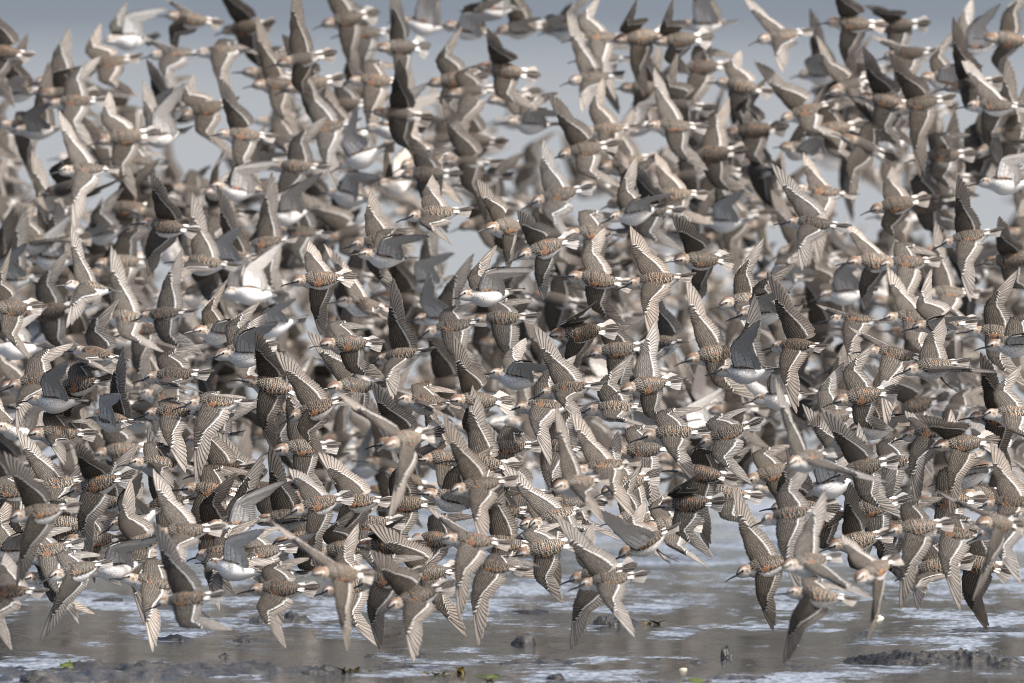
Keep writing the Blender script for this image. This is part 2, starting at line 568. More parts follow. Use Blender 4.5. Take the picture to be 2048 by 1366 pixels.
def build_mantle(seed=3, rusty=0.55, pale=1.0):
    mb = MB()
    r = np.random.default_rng(seed)
    row = 0
    for x0 in np.linspace(-0.048, 0.031, 18):
        zc, hw, hh = ring_interp(x0)
        amax = 68 if -0.03 < x0 < 0.022 else (46 if x0 > 0.022 else 40)
        if x0 < -0.036:
            amax = 26
        pitch = 0.0048
        n = max(1, int(2 * R(amax) * hw / pitch))
        for j in range(n + 1):
            a = R(-amax) + 2 * R(amax) * (j + (0.5 if row % 2 else 0)) / (n + 0.5)
            if abs(a) > R(amax + 3):
                continue
            outer = abs(a) > R(46)
            L = r.uniform(0.0090, 0.0118) * (1.35 if outer else 1) * (0.75 if x0 > 0.02 else 1)
            wd = 0.0062 * (1.15 if outer else 1) * (0.75 if x0 > 0.02 else 1)
            P, UV = [], []
            for t, wf in SPROF:
                xx = x0 - L * t
                z1, w1, h1 = ring_interp(xx)
                lift = 0.0008 + 0.0013 * t
                rw = []
                for sg in (1, 0, -1):
                    aa = a + sg * wd * 0.5 * wf / max(w1, 0.004)
                    lf = lift + (0.0004 if sg == 0 else 0)
                    rw.append((xx, (w1 + lf) * math.sin(aa), z1 + (h1 + lf) * math.cos(aa)))
                P.append(rw)
                UV.append([(0, t), (0.5, t), (1, t)])
            q = r.random()
            if abs(a) > R(44) and x0 > 0.004 and q < rusty or q < rusty * 0.12:
                base, edge = RUFOUS * r.uniform(0.65, 1.05), lerp(BUFF, RUFOUS, 0.5) * 0.8
            else:
                base, edge = INK * r.uniform(0.7, 1.6), lerp(np.array((0.29, 0.245, 0.19)), RUFOUS, r.uniform(0, 0.4 * rusty)) * r.uniform(0.5, 1.0) * pale
            if x0 > 0.021:
                base, edge = BROWN * 0.6, BUFF
            mb.grid(P, 2, base, edge, UV)
        row += 1
    return mb.arrays()


def build_tail(spread, lod=False):
    mb = MB()
    r = np.random.default_rng(11)
    n = 12
    order = sorted(range(n), key=lambda i: -abs(i - 5.5))
    for k_, i in enumerate(order):
        q = (i - 5.5) / 5.5
        a = q * R(spread)
        L = 0.042 - 0.006 * abs(q) ** 0.8 + (0.005 if abs(q) < 0.2 else 0)
        b = np.array((-0.046, q * 0.0055, 0.0042))
        wd = 0.0088
        P, UV = [], []
        central = abs(q) < 0.3
        d = np.array((-math.cos(a), math.sin(a)))
        nr_ = np.array((d[1], -d[0]))
        for t, wf in ((0, .5), (.3, .85), (.65, 1), (.9, .8), (1.0, .35)):
            c_ = b[:2] + d * L * t
            zz = 0.0042 + 0.0005 * k_ - 0.004 * t * abs(q) + 0.0015 * t
            h = wd * wf * 0.5
            P.append([(c_[0] + nr_[0] * h, c_[1] + nr_[1] * h, zz - 0.0003), (c_[0], c_[1], zz), (c_[0] - nr_[0] * h, c_[1] - nr_[1] * h, zz - 0.0003)])
            UV.append([(0.75, t * 0.72), (0.5, t * 0.72), (0.95, t * 0.72)])
        if central:
            base, edge = INK * 1.8, INK
        else:
            base, edge = lerp(TAUPE, WHITE, 0.25) * r.uniform(0.8, 1.1), TAUPE * 0.5
        Q = np.asarray(P)[:, ::-1]
        mb.grid(Q, 0, base, edge, np.asarray(UV)[:, ::-1])
        Q2 = np.asarray(P).copy()
        Q2[..., 2] -= 0.0006
        mb.grid(Q2, 0, lerp(TAUPE, WHITE, 0.6), TAUPE, UV)
    # white upper tail coverts at each side of the dark central line
    for sg in (-1, 1):
        for m in range(2):
            a = sg * R(8 + m * spread * 0.28)
            d = np.array((-math.cos(a), math.sin(a)))
            nr_ = np.array((d[1], -d[0]))
            P, UV = [], []
            for t, wf in SPROF:
                c_ = np.array((-0.036, sg * (0.004 + 0.0022 * m))) + d * 0.022 * t
                h = 0.0060 * 0.5 * wf
                zz = 0.0122 - 0.0014 * m - 0.0016 * t
                P.append([(c_[0] - nr_[0] * h, c_[1] - nr_[1] * h, zz - .0004), (c_[0], c_[1], zz), (c_[0] + nr_[0] * h, c_[1] + nr_[1] * h, zz - .0004)])
                UV.append([(0, t), (.5, t), (1, t)])
            mb.grid(P, 1, WHITE, WHITE, UV)
    # dark central uppertail covert
    P, UV = [], []
    for t, wf in SPROF:
        P.append([(-0.036 - 0.036 * t, 0.0048 * wf, 0.0140 - 0.007 * t), (-0.036 - 0.036 * t, 0, 0.0148 - 0.007 * t), (-0.036 - 0.036 * t, -0.0048 * wf, 0.0140 - 0.007 * t)])
        UV.append([(0, t * .5), (.5, t * .5), (1, t * .5)])
    mb.grid(np.asarray(P)[:, ::-1], 2, INK * 1.6, BUFF, np.asarray(UV)[:, ::-1])
    return mb.arrays()


def tube(pts, rad, mat, nseg=8, base=(0.02, 0.02, 0.02)):
    mb = MB()
    pts = np.asarray(pts, float)
    rows = []
    for i, p in enumerate(pts):
        d = pts[min(i + 1, len(pts) - 1)] - pts[max(i - 1, 0)]
        d /= np.linalg.norm(d)
        up = np.array((0, 1.0, 0)) if abs(d[1]) < 0.9 else np.array((1.0, 0, 0))
        a = np.cross(d, up)
        a /= np.linalg.norm(a)
        b = np.cross(d, a)
        rows.append([p + rad[i] * (math.cos(q) * a + math.sin(q) * b) for q in np.linspace(0, 2 * math.pi, nseg, endpoint=False)])
    mb.grid(rows, mat, base, base, None, closed=True)
    return mb.arrays()


def cat(lst):
    out = {}
    off = 0
    fs = []
    for A in lst:
        fs.append(A['f'] + off)
        off += len(A['v'])
    for k_ in ('v', 'm', 'base', 'edge', 'uv'):
        out[k_] = np.concatenate([A[k_] for A in lst])
    out['f'] = np.concatenate(fs)
    if all('rest' in A for A in lst):
        out['rest'] = np.concatenate([A['rest'] for A in lst])
    return out


BODY_A = build_body(46, 28)
BODY_LO = build_body(18, 12, TWIST * 0.6)
BODY_TW = build_body(46, 28, TWIST)
MANTLE_A = build_mantle()
TAIL_A = {'fan': build_tail(50), 'half': build_tail(30), 'shut': build_tail(12)}
BILL_A = tube([(0.0590, 0, 0.0020), (0.0630, 0, 0.0018), (0.0690, 0, 0.0012), (0.0760, 0, -0.0001), (0.0820, 0, -0.0018), (0.0868, 0, -0.0037), (0.0880, 0, -0.0043)],
              [0.0026, 0.0025, 0.0021, 0.0017, 0.0015, 0.0013, 0.0002], 4)
th_ = np.linspace(0, math.pi, 7)
EYE_A = MB()
EYE_A.grid([[(0.0026 * math.sin(a) * math.cos(q), 0.0019 * math.sin(a) * math.sin(q), 0.0026 * math.cos(a)) for q in np.linspace(0, 2 * math.pi, 10, endpoint=False)] for a in th_], 5, (0, 0, 0), (0, 0, 0), None, closed=True)
EYE_A = EYE_A.arrays()
LEG_A = cat([tube([(0, 0, 0), (-0.006, 0, -0.018), (-0.018, 0, -0.038)], [0.0022, 0.0014, 0.0012], 4, 6),
             tube([(-0.018, 0, -0.038), (-0.030, 0, -0.046), (-0.036, 0, -0.052)], [0.0012, 0.0012, 0.0004], 4, 6),
             tube([(-0.018, 0, -0.038), (-0.029, 0.006, -0.047), (-0.034, 0.009, -0.053)], [0.0012, 0.0011, 0.0004], 4, 6),
             tube([(-0.018, 0, -0.038), (-0.029, -0.006, -0.047), (-0.034, -0.009, -0.053)], [0.0012, 0.0011, 0.0004], 4, 6)])

ME = {}
for (k_, s_), (cvA, qlA) in WING_A.items():
    ME['wing', k_, s_] = make_mesh('wing_' + k_, cvA)
    ME['quill', k_, s_] = make_mesh('flight_feathers_' + k_, qlA)
ME['body'] = make_mesh('body', BODY_A)
ME['body_tw'] = make_mesh('body_turned', BODY_TW)
ME['mantle', 0] = make_mesh('mantle_feathers', MANTLE_A)
ME['mantle', 1] = make_mesh('mantle_feathers_rusty', build_mantle(4, 0.9, 0.85))
ME['mantle', 2] = make_mesh('mantle_feathers_grey', build_mantle(5, 0.15, 1.25))
ME['mantle', 3] = make_mesh('mantle_feathers_dark', build_mantle(6, 0.4, 0.65))
for k_, A in TAIL_A.items():
    ME['tail', k_] = make_mesh('tail_' + k_, A)
ME['bill'] = make_mesh('bill', BILL_A)
ME['eye'] = make_mesh('eye', EYE_A)
ME['leg'] = make_mesh('leg', LEG_A)

# ------------------------------------------------------------------ poses
# roll (back turned to the viewer), far wing (shape, raise, sweep), near wing (shape, raise, sweep), tail, yaw
POSES = {
    'S': dict(roll=37, far=('full', 48, 12), near=('down', -46, 2), tail='half', yaw=0),
    'A': dict(roll=40, far=('fan', 44, 14), near=('down', -44, -4), tail='fan', yaw=0),
    'U': dict(roll=33, far=('full', 46, 14), near=('flex', -44, -6), tail='half', yaw=0),
    'N': dict(roll=44, far=('fan', 40, 16), near=('tuck', -38, -8), tail='fan', yaw=0),
    'D': dict(roll=32, far=('tuck', 26, 0), near=('down', -44, 4), tail='half', yaw=0),
    'F': dict(roll=46, far=('flex', 38, 4), near=('flex', -34, 0), tail='half', yaw=0),
    'H': dict(roll=46, far=('tuck', 40, 6), near=('flex', -28, -4), tail='half', yaw=0),
    'W': dict(roll=48, far=('flex', 40, 8), near=('down', -36, 0), tail='fan', yaw=0),
    'B': dict(roll=2, far=('full', 78, 0), near=('flex', 60, -4), tail='fan', yaw=0),
    'G': dict(roll=-6, far=('flex', 64, 4), near=('flex', 30, -12), tail='shut', yaw=0),
    'L': dict(roll=-34, far=('full', 52, 6), near=('flex', 70, -4), tail='half', yaw=0),
    'V': dict(roll=14, far=('flex', 62, 0), near=('flex', 66, 0), tail='half', yaw=12),
    'K': dict(roll=34, far=('full', 34, 6), near=('full', 2, 6), tail='half', yaw=42),
}
PHRASE = {'S': 'wings spread up and down', 'A': 'upper wing fanned, tail spread', 'U': 'one wing raised high', 'N': 'fanned wing raised, tail spread',
          'D': 'near wing stretched down', 'F': 'both wings flexed back', 'H': 'upper wing hooked back', 'W': 'bent wing up, long wing down',
          'B': 'white belly, both wings raised', 'G': 'white belly, near wing level', 'V': 'wings raised in a V', 'L': 'white belly and underwing turned this way', 'K': 'wings wide, veering this way'}

# photo column, photo row, pose, distance (m), head-up tilt (deg); one line per bird read off the photograph
BIRDS = """
8 108 U 42.2 4|118 162 U 42.4 0|146 208 F 42.0 -6|215 130 F 43 -4|256 82 B 43.2 0|348 112 F 42.8 -8|378 40 F 43 -4|490 58 S 43.4 -6|442 108 D 42.6 -2
550 172 U 42.2 -4|333 236 B 42.4 0|410 222 F 41.8 -10|482 274 U 41.2 -4|34 186 D 42.8 -2|46 258 D 42.4 -4|245 278 F 41.6 -8|322 276 D 41.8 -4|270 326 D 42.2 2
168 344 S 40.8 -2|618 172 S 42 -12|690 42 A 43 -10|728 70 A 43.4 0|795 96 A 42.2 0|846 52 B 43.2 2|935 62 V 43 0|745 166 D 42.4 -6|906 162 F 42 -4|1006 142 U 41.6 -4
652 262 S 41.8 -4|590 338 F 41.6 -4|782 260 D 41.8 -2|724 318 D 41.6 -4|850 322 F 41.6 -6|945 284 U 42.4 -4|690 214 D 43 0|1130 64 G 43.4 0|1192 80 S 42.2 -4|1276 76 W 42 -4
1356 82 W 42 -6|1410 52 B 42.8 -2|1182 160 S 42 0|1202 122 D 42.6 -4|1342 256 U 41.4 -2|1400 138 D 42.8 -4|1480 176 U 42.2 -4|1422 312 F 41.6 -4|1212 264 F 41.6 -6
1166 304 U 40.9 -2|1114 396 S 40.4 -2|1502 262 F 42.2 -4|1560 76 S 42 -8|1702 50 S 42 0|1792 54 F 42.6 -6|1816 112 D 42.2 -8|1884 162 B 41.8 4|1946 92 V 42.4 0
2012 80 W 42.2 8|1642 152 D 43.6 -4|1610 228 U 42 -10|1766 204 U 41.3 -4|1838 212 S 41.2 -6|1986 216 S 41.2 -4|1662 262 D 42 0|1592 302 B 42.2 0|1880 316 D 41.4 -4
1950 312 F 42 -6|1776 290 D 42.2 -4|1040 60 B 43.4 0|985 20 V 43.2 0|1290 180 U 42.6 -2
100 430 B 41.6 -4|70 488 D 41.2 -6|206 470 D 41.8 -8|250 420 W 42 -4|330 456 S 39.9 -2|176 580 S 39.3 -2|240 528 F 41.4 -4|104 522 D 41.2 -4|20 560 D 41 -2|404 530 S 40 -4
466 522 D 40.6 -4|500 590 D 40.2 -6|432 668 G 38.8 -2|480 706 U 38.6 -6|328 634 U 39.5 -4|290 666 D 40.2 0|98 626 D 40.2 -4|14 620 D 38.9 -8|30 700 D 39.6 -2
470 382 B 41.2 -2|440 430 F 41.8 -6|542 384 D 41.8 -6|600 470 U 41.6 -4|572 432 D 41.4 -4|530 492 S 40.8 -4|636 562 A 37.95 -3|694 396 D 42 -4|756 490 U 39.5 -4
766 516 G 39.4 6|868 432 S 39.3 0|852 352 D 41.4 -4|790 372 B 42 -4|852 566 B 41.8 -2|972 592 G 38.15 -2|1008 456 H 38.9 -2|1002 642 D 38.9 -6|902 660 U 38.9 -4
802 716 S 38.3 -8|690 690 H 37.6 -4|720 612 N 39.6 -6|545 655 G 39.8 0|1086 500 A 38.7 -6|1182 470 D 39.8 -4|1190 562 U 38.9 -2|1310 566 S 37.75 2|1268 430 G 39.8 -4
1300 424 U 40.6 -4|1346 394 U 40.8 -4|1396 522 N 38.7 -4|1156 666 H 37.9 -6|1448 446 B 41.6 -2|1624 452 S 39.4 6|1640 388 D 40.8 -4|1490 606 U 38.7 -4|1530 628 G 38.2 -4
1746 526 A 39.6 -4|1810 530 D 39.6 -2|1934 480 S 39.4 -2|1790 412 F 40.4 -6|1850 412 F 41.4 -4|2010 370 D 40 -2|2020 522 U 40 -2|1710 646 D 38.9 -6|1822 640 U 39.1 -6
1880 652 U 37.65 -8|1990 670 U 38.3 -4|2030 692 G 37.9 -6|1690 590 D 41 -4|1890 590 U 40.6 0|1560 560 D 41.2 -4|1480 380 D 44 -4|1250 330 F 42 -4|1060 250 D 42 -4
1592 698 S 37.45 2|1786 714 A 37.65 -2|1720 796 W 37.3 -2|1862 738 K 37.2 -4|1994 838 S 37.45 -2|2022 832 U 37.3 0|1860 872 A 37.3 -6|1920 890 A 37.0 -4|1748 858 G 37.7 -4
1490 746 B 38 -4|1424 712 U 38.6 -8|1232 704 D 38.6 -2|1290 774 F 37.4 -6|1134 784 U 37.3 -4|1086 820 G 37.5 -4|1032 758 G 38 -2|950 804 A 37.25 -4|850 808 H 37.4 -2
808 880 N 37.3 -10|630 822 S 37.2 -4|538 774 S 37.5 -2|702 776 U 38.3 -6|345 756 H 37.4 -6|192 714 U 37.5 -4|224 844 B 37.1 0|108 806 G 37.5 -4|156 772 D 37.5 -4
70 766 D 37.7 -4|345 830 D 37.3 -6|430 812 D 37.25 -8|490 714 G 38 0|112 872 D 37.5 -4|108 976 N 37.1 -20|194 972 A 36.9 -6|312 932 D 37.2 -8|442 946 A 37.6 -6
420 986 H 37.4 -6|78 1030 S 35.0 -4|634 1014 A 36.8 -6|712 1008 U 37.0 -10|570 1040 G 37.1 -4|270 1042 G 37.0 -6|364 1068 S 35.7 -6|468 1052 B 36.9 -10|440 1112 G 36.6 -10
466 1140 G 36.5 -6|282 1092 D 36.7 -6|302 1172 D 36.1 -4|228 1140 G 36.4 -4|370 1206 U 34.7 -6|150 1146 D 36.2 -10|16 1190 S 35.1 -6|92 1110 D 36.6 -6|16 1106 G 36.9 -4
556 1182 D 36.1 -8|520 1112 D 36.7 -6|672 1150 K 34.2 -4|772 1092 H 36.7 -4|850 1150 A 36.6 -10|830 1200 A 35.0 -8|772 1162 D 35.9 -6|940 1086 S 35.3 -6|985 1142 D 35.9 -6
956 976 S 35.6 -4|960 930 N 37.2 -8|900 1002 D 37.2 0|1012 902 D 37.6 -4|1086 1100 H 36.6 -6|1090 1050 D 37.3 -2|1196 1152 W 35.8 -6|1216 1166 F 35.4 -12|1290 1090 G 36.2 -12
1204 940 S 35.9 -14|1150 972 K 34.8 -10|1342 872 D 37.1 -6|1452 872 H 36.9 -6|1376 1010 H 36.8 -6|1250 972 D 37.4 -14|1280 904 D 37.6 -4|1226 822 U 37.9 -4|1400 950 D 37.7 -4
1540 950 D 38.6 -4|1530 1136 S 36.3 -8|1632 1196 D 34.6 -8|1612 1130 K 34.4 -14|1746 1146 K 34.4 -24|1710 1086 U 36.8 -6|1580 1036 D 35.6 -6|1612 922 K 34.8 -14|1660 976 D 36.9 -6
1690 930 U 37.4 -14|1724 940 U 36.6 -16|1870 1140 D 36.3 -4|1905 1076 D 36.1 -4|1830 1060 D 35.7 -2|1742 1020 S 37.1 -6|1990 1050 K 34.7 -8|2012 1062 D 35.5 -6|2022 1012 U 35.8 -10
1936 952 G 37.2 -6|1600 1020 W 36.9 -6|30 860 D 37.9 -6|20 990 D 37 -4|600 900 U 37.8 -8|880 640 D 40.2 -4|1110 900 D 37.9 -6|1560 800 G 38.6 -4|1660 840 D 38.8 -4|1330 690 U 39 -4
1780 930 D 37.9 -4|420 880 D 38.2 -4|250 640 U 39.8 -4|560 820 U 38.4 -4|1450 990 D 38.4 -4|1000 1030 D 37.4 -4|880 920 U 37.9 -4|1110 1040 U 37 -8|806 884 K 34.3 -30
60 1072 U 37.4 -4|182 1082 H 37.2 -6|330 1012 U 37.6 -4|520 984 U 37.8 -6|604 1084 F 37.2 -4|684 1102 H 37 -4|732 1052 U 37.6 -8|802 1012 F 37.8 -4|872 1084 H 37 -6|1040 992 U 37.7 -4|1132 1012 H 37.6 -4|1002 1092 U 37.2 -8|424 1062 F 37.3 -4|122 1052 F 37.4 -4|212 1012 W 37.5 -4|1262 1042 F 37.3 -6|1332 1056 H 37.2 -10|1642 1042 U 37.4 -4|1782 1062 F 37.2 -4|1952 1132 W 36.6 -6|1962 992 U 37.3 -4|1892 1004 F 37.1 -6|540 1150 G 36.8 -6|700 1180 F 36.4 -6|100 1160 U 36.6 -8
"""
# wing tips read off the photograph: f = far wing, n = near wing, then the wing's shape and the tip's column,row; r = roll
TIPS = """
192 714 fx236,588 nt228,748|224 844 ff243,699 nx255,781 r2|345 756 ft407,692 nx408,776 r26|345 830 nd372,936 ft402,812|430 812 nd387,967 ft482,800|156 772 nd149,857
70 766 fx147,688 nd33,849|112 872 nd126,918|108 976 fa36,857|194 972 fa157,898 nd166,1122|312 932 nd343,972|78 1030 fa15,908 nd33,1160|364 1068 ff300,947 nd359,1141
634 1014 fa574,945 nd625,1150|570 1040 ff543,893 r30|712 1008 fa638,906 nd688,1132|630 822 fa556,707 nx636,911|538 774 fa518,671 nd546,898|690 690 ft723,662 nx764,747
802 716 ff785,558 nd787,783|950 804 ff905,665 nx956,890|850 808 ft906,790 nx915,842 r24|808 880 fa742,767|806 884 ff664,780 nd768,1035 r40|956 976 fa884,823 nd960,1088
1204 940 ff1140,823 nd1263,1023|1150 972 ff1115,800 nd1184,1035|1134 784 ff1066,648 nd1158,838|1086 820 nd1102,931 r12|1290 774 ff1317,650 nx1343,849|1226 822 fx1266,706 nx1300,852
1342 872 nd1379,952 ft1404,820|1452 872 ft1494,821 nx1499,977|1376 1010 ft1398,958 nx1425,1116|636 562 fa618,485 nd638,673|972 592 fx997,462|1008 456 fa940,385 nd1012,545
868 432 ff869,358 nx900,484|756 490 ff746,378|902 660 fx961,614|1114 396 ff1093,285 nx1135,483|1086 500 fa1040,426 nd1066,560|1190 562 fx1210,460|1310 566 ff1269,457 nd1295,672
1396 522 fa1338,432 nd1397,580|1156 666 ft1186,640 nd1148,738|1346 394 ff1312,310|1300 424 ff1276,330|1490 606 fx1535,468 nd1440,655|1624 452 ff1543,335 nd1605,532
1746 526 fa1692,450 nd1725,622|1934 480 ff1917,350 nd1938,594|1790 412 ff1789,340 nx1812,484|1880 652 fx1861,545 nx1943,612 r24|1990 670 fx2043,535|1822 640 ff1774,540
1710 646 fa1630,612|1592 698 ff1533,545 nd1592,823|2020 522 ff2000,440|1640 388 ff1612,308|1786 714 fa1692,663 nd1766,849|1720 796 fx1751,683 nx1782,862
1862 738 ff1900,640 nf2012,742 r30|1994 838 ff1956,703 nd2022,970|2022 832 fx2046,726|1860 872 fa1812,834 nd1830,1021|1920 890 fa1836,834 nd1900,1035|1612 922 ff1543,726 nf1779,964 r36
1690 930 fa1607,816|1724 940 fa1646,816|2022 1012 ff1982,885|302 1172 nd305,1293|370 1206 ff308,1049|150 1146 nd45,1298|16 1190 fa8,1118 nx19,1300|440 1112 nd441,1221
556 1182 nx565,1297|672 1150 ff533,1044 nd687,1306 r44|830 1200 fa743,1106 nd818,1308|772 1162 nd751,1298|940 1086 ff851,1021 nd910,1257|985 1142 nd959,1280|772 1092 ft805,1039
1086 1100 nx1122,1207 ft1112,1062|1196 1152 nd1140,1299 fx1180,1060|1216 1166 ff1112,1031 nd1263,1266|1290 1090 fx1290,1012 nf1180,1010 r8|1530 1136 ff1471,972 nd1551,1262
1632 1196 nd1564,1329 ft1690,1190|1612 1130 ff1672,1016 nf1746,1195 r30|1746 1146 nd1718,1265 ff1690,1080|1710 1086 ff1700,967 nx1777,1134|1870 1140 nd1832,1206|1830 1060 nd1797,1234
1905 1076 nd1915,1221|1990 1050 nd1938,1200 ff1880,990|2012 1062 nd2033,1164|118 162 ff136,56|215 130 fx195,49|256 82 fx255,-5|348 112 ff282,82 nx346,190|378 40 ff323,0 nx320,60
333 236 ff297,143 r20|410 222 fx385,159|482 274 ff436,159|168 344 ff120,228 nd145,448|245 278 fx218,190|550 172 ff512,30|618 172 ff565,72 nd640,238|1006 142 ff971,67|906 162 nx933,256
1192 80 fx1204,-5|1276 76 fx1274,0 nd1289,192|1356 82 fx1326,3 nx1372,140|1182 160 nd1150,220|1342 256 ff1312,143|1166 304 ff1092,187|1422 312 ff1461,205|1212 264 fx1204,154
1560 76 ff1489,-5 nd1558,134|1702 50 ff1665,-30 nd1705,165|1792 54 ff1728,20|1816 112 ff1723,82|1884 162 fx1900,61|1946 92 fx1943,0 nx1994,0|2012 80 nx2012,148|1766 204 ff1720,97
1838 212 ff1774,108 nd1836,355|1986 216 ff1925,108 nd2000,308|1480 176 fx1440,105|330 456 ff299,348 nd290,550|176 580 ff137,446 nd122,645|404 530 nd343,563|432 668 fx459,530 nx520,648|480 706 fx520,600
"""
SHAPE = {'f': 'full', 'd': 'down', 'a': 'fan', 'x': 'flex', 't': 'tuck'}
tips = {}
for ln in TIPS.strip().splitlines():
    for it in ln.split('|'):
        q = it.split()
        e = {}
        for tok in q[2:]:
            if tok[0] == 'r':
                e['r'] = float(tok[1:])
            else:
                tx, ty = tok[2:].split(',')
                e[tok[0]] = (SHAPE[tok[1]], float(tx), float(ty))
        tips[int(q[0]), int(q[1])] = e
LEGS = {(1862, 738), (370, 1206), (1290, 1090), (1746, 1146)}
prng = random.Random(20)
birds = []
for ln in BIRDS.strip().splitlines():
    for it in ln.split('|'):
        x, y, p, D, t = it.split()
        if p == 'D' and (int(x), int(y)) not in tips:
            p = prng.choice('DDDDGHHFFW' if float(D) < 39 else 'DDDGGBLHF')
        birds.append([float(x), float(y), p, float(D), float(t), True])

# birds of the deeper flock: one per free spot, farther back and softer
def edge_density(x, y):
    top = 100 + 50 * math.sin(x * 0.006) + 40 * math.sin(x * 0.017 + 1)
    return smooth(np.float64(y), top, top + 220)


tries = 0
deep = []
while len(deep) < 300 and tries < 60000:
    tries += 1
    x, y = prng.uniform(-20, 2068), prng.uniform(40, 1010)
    if prng.random() > edge_density(x, y):
        continue
    gap = [(900, 520, 90), (420, 320, 55), (1540, 250, 60), (60, 80, 90), (560, 60, 60), (250, 450, 50), (1480, 560, 50), (1250, 60, 50), (1650, 120, 60), (2000, 420, 50), (870, 560, 60), (430, 60, 60), (1000, 330, 45), (1420, 200, 50), (1700, 420, 50), (1880, 560, 45), (600, 330, 40), (1180, 620, 40), (300, 560, 40), (760, 300, 45), (1290, 300, 40), (120, 330, 40), (1060, 700, 40), (1450, 720, 40), (1840, 300, 45), (680, 520, 40), (210, 780, 40), (1600, 560, 45), (520, 230, 40)]
    if any(math.hypot(x - a, y - b) < c for a, b, c in gap):
        continue
    md = min(math.hypot(x - q[0], (y - q[1])) for q in birds + deep)
    if md < 24:
        continue
    D = prng.uniform(41.2, 46)
    if y > 760:
        D = prng.uniform(39.8, 43)
    deep.append([x, y, prng.choice('SUUDDFFFHHBGLVAWWNN'), D, prng.uniform(-12, 4), False])
back = []
tries = 0
while len(back) < 190 and tries < 60000:
    tries += 1
    x, y = prng.uniform(-20, 2068), prng.uniform(150, 960)
    if prng.random() > edge_density(x, y - 60) or any(math.hypot(x - a, y - b) < c * 0.8 for a, b, c in gap):
        continue
    if back and min(math.hypot(x - q[0], y - q[1]) for q in back) < 34:
        continue
    back.append([x, y, prng.choice('SUDDFFFHHGWN'), prng.uniform(47, 58), prng.uniform(-12, 4), False])
deep.sort(key=lambda q: q[3])
N_SINGLE = 300
extra = deep[:max(0, N_SINGLE - len(birds))]
rest_birds = deep[len(extra):] + back
birds += extra


TIP_POINT = {}
for key, (cvA, qlA) in WING_A.items():
    V = qlA['v']
    TIP_POINT[key] = V[np.argmax(np.hypot(V[:, 0] - 0.016, V[:, 1]))]
GR, GS = np.meshgrid(np.radians(np.arange(-80, 100, 4.0)), np.radians(np.arange(-44, 45, 4.0)), indexing='ij')


def aim_wing(side, shape, rot, origin_px, D, tip_px, guess, sz):
    """raise and sweep that bring the wing tip to where the photo shows it"""
    T = TIP_POINT[shape, side]
    z = -GS * side
    x1, y1 = T[0] * np.cos(z) - T[1] * np.sin(z), T[0] * np.sin(z) + T[1] * np.cos(z)
    a = GR * side
    y2, z2 = y1 * np.cos(a) - T[2] * np.sin(a), y1 * np.sin(a) + T[2] * np.cos(a)
    L = np.stack([x1 + 0.004, y2 + side * 0.0145, z2 + 0.0092], 0) * sz
    W_ = np.tensordot(np.array(rot), L, 1)
    px = origin_px[0] + W_[0] / D * FPX
    py = origin_px[1] - W_[2] / D * FPX
    cost = (px - tip_px[0]) ** 2 + (py - tip_px[1]) ** 2 + 900 * (GR - R(guess[0])) ** 2 + 900 * (GS - R(guess[1])) ** 2
    i = np.unravel_index(np.argmin(cost), cost.shape)
    return (shape, math.degrees(GR[i]), math.degrees(GS[i]))


def bird_frame(b, rr):
    x, y, p, D, tilt, listed = b
    P = POSES[p]
    e = tips.get((int(x), int(y)), {}) if listed else {}
    wild = 1.0 if listed else 1.5
    roll = e.get('r', P['roll']) + rr.gauss(0, 14) * wild
    yaw = P['yaw'] + rr.gauss(0, 18) * wild
    sz = rr.uniform(0.97, 1.04)
    fs, fr, fw = P['far']
    ns_, nr_, nw = P['near']
    vary = {q: (q + '2' if q != 'tuck' and rr.random() < 0.5 else q) for q in ('full', 'down', 'flex', 'fan', 'tuck')}
    fs, ns_ = vary[fs], vary[ns_]
    far = (fs, fr + rr.gauss(0, 14) * wild, fw + rr.gauss(0, 12) * wild)
    near = (ns_, nr_ + rr.gauss(0, 14) * wild, nw + rr.gauss(0, 12) * wild)
    rot = Matrix.Rotation(R(tilt + rr.gauss(0, 7) * wild), 3, 'Y') @ Matrix.Rotation(R(180 + yaw), 3, 'Z') @ Matrix.Rotation(R(-roll), 3, 'X')
    if 'f' in e:
        far = aim_wing(-1, vary[e['f'][0]], rot, (x, y), D, e['f'][1:], far[1:], sz)
    if 'n' in e:
        near = aim_wing(1, vary[e['n'][0]], rot, (x, y), D, e['n'][1:], near[1:], sz)

    def wloc(side, spec):
        rt = Matrix.Rotation(R(spec[1]) * side, 3, 'X') @ Matrix.Rotation(-R(spec[2]) * side, 3, 'Z')
        return Matrix.Translation((0.004, side * 0.0145, 0.0092)) @ rt.to_4x4()
    wl, wr = wloc(1, near), wloc(-1, far)
    # stay above the water: come nearer along the same sight line while a wing would dip in
    low = 0
    for sd, M_, sp in ((1, wl, near[0]), (-1, wr, far[0])):
        V = WING_A[sp, sd][1]['v']
        W_ = np.array(rot) @ (np.array(M_)[:3, :3] @ V.T + np.array(M_)[:3, 3:4])
        low = min(low, W_[2].min())
    while (at(x, y, D).z + low * sz) < 0.012 and D > 32:
        D -= 0.05
    b[3] = D
    M_ = Matrix.Translation(at(x, y, D)) @ rot.to_4x4() @ Matrix.Scale(sz, 4)
    return M_, wl, wr, far[0], near[0], P['tail']


def link(name, me, parent, M_):
    o = bpy.data.objects.new(name, me)
    col.objects.link(o)
    if parent is not None:
        o.parent = parent
        o.matrix_local = M_
    else:
        o.matrix_world = M_
    return o


I4 = Matrix.Identity(4)


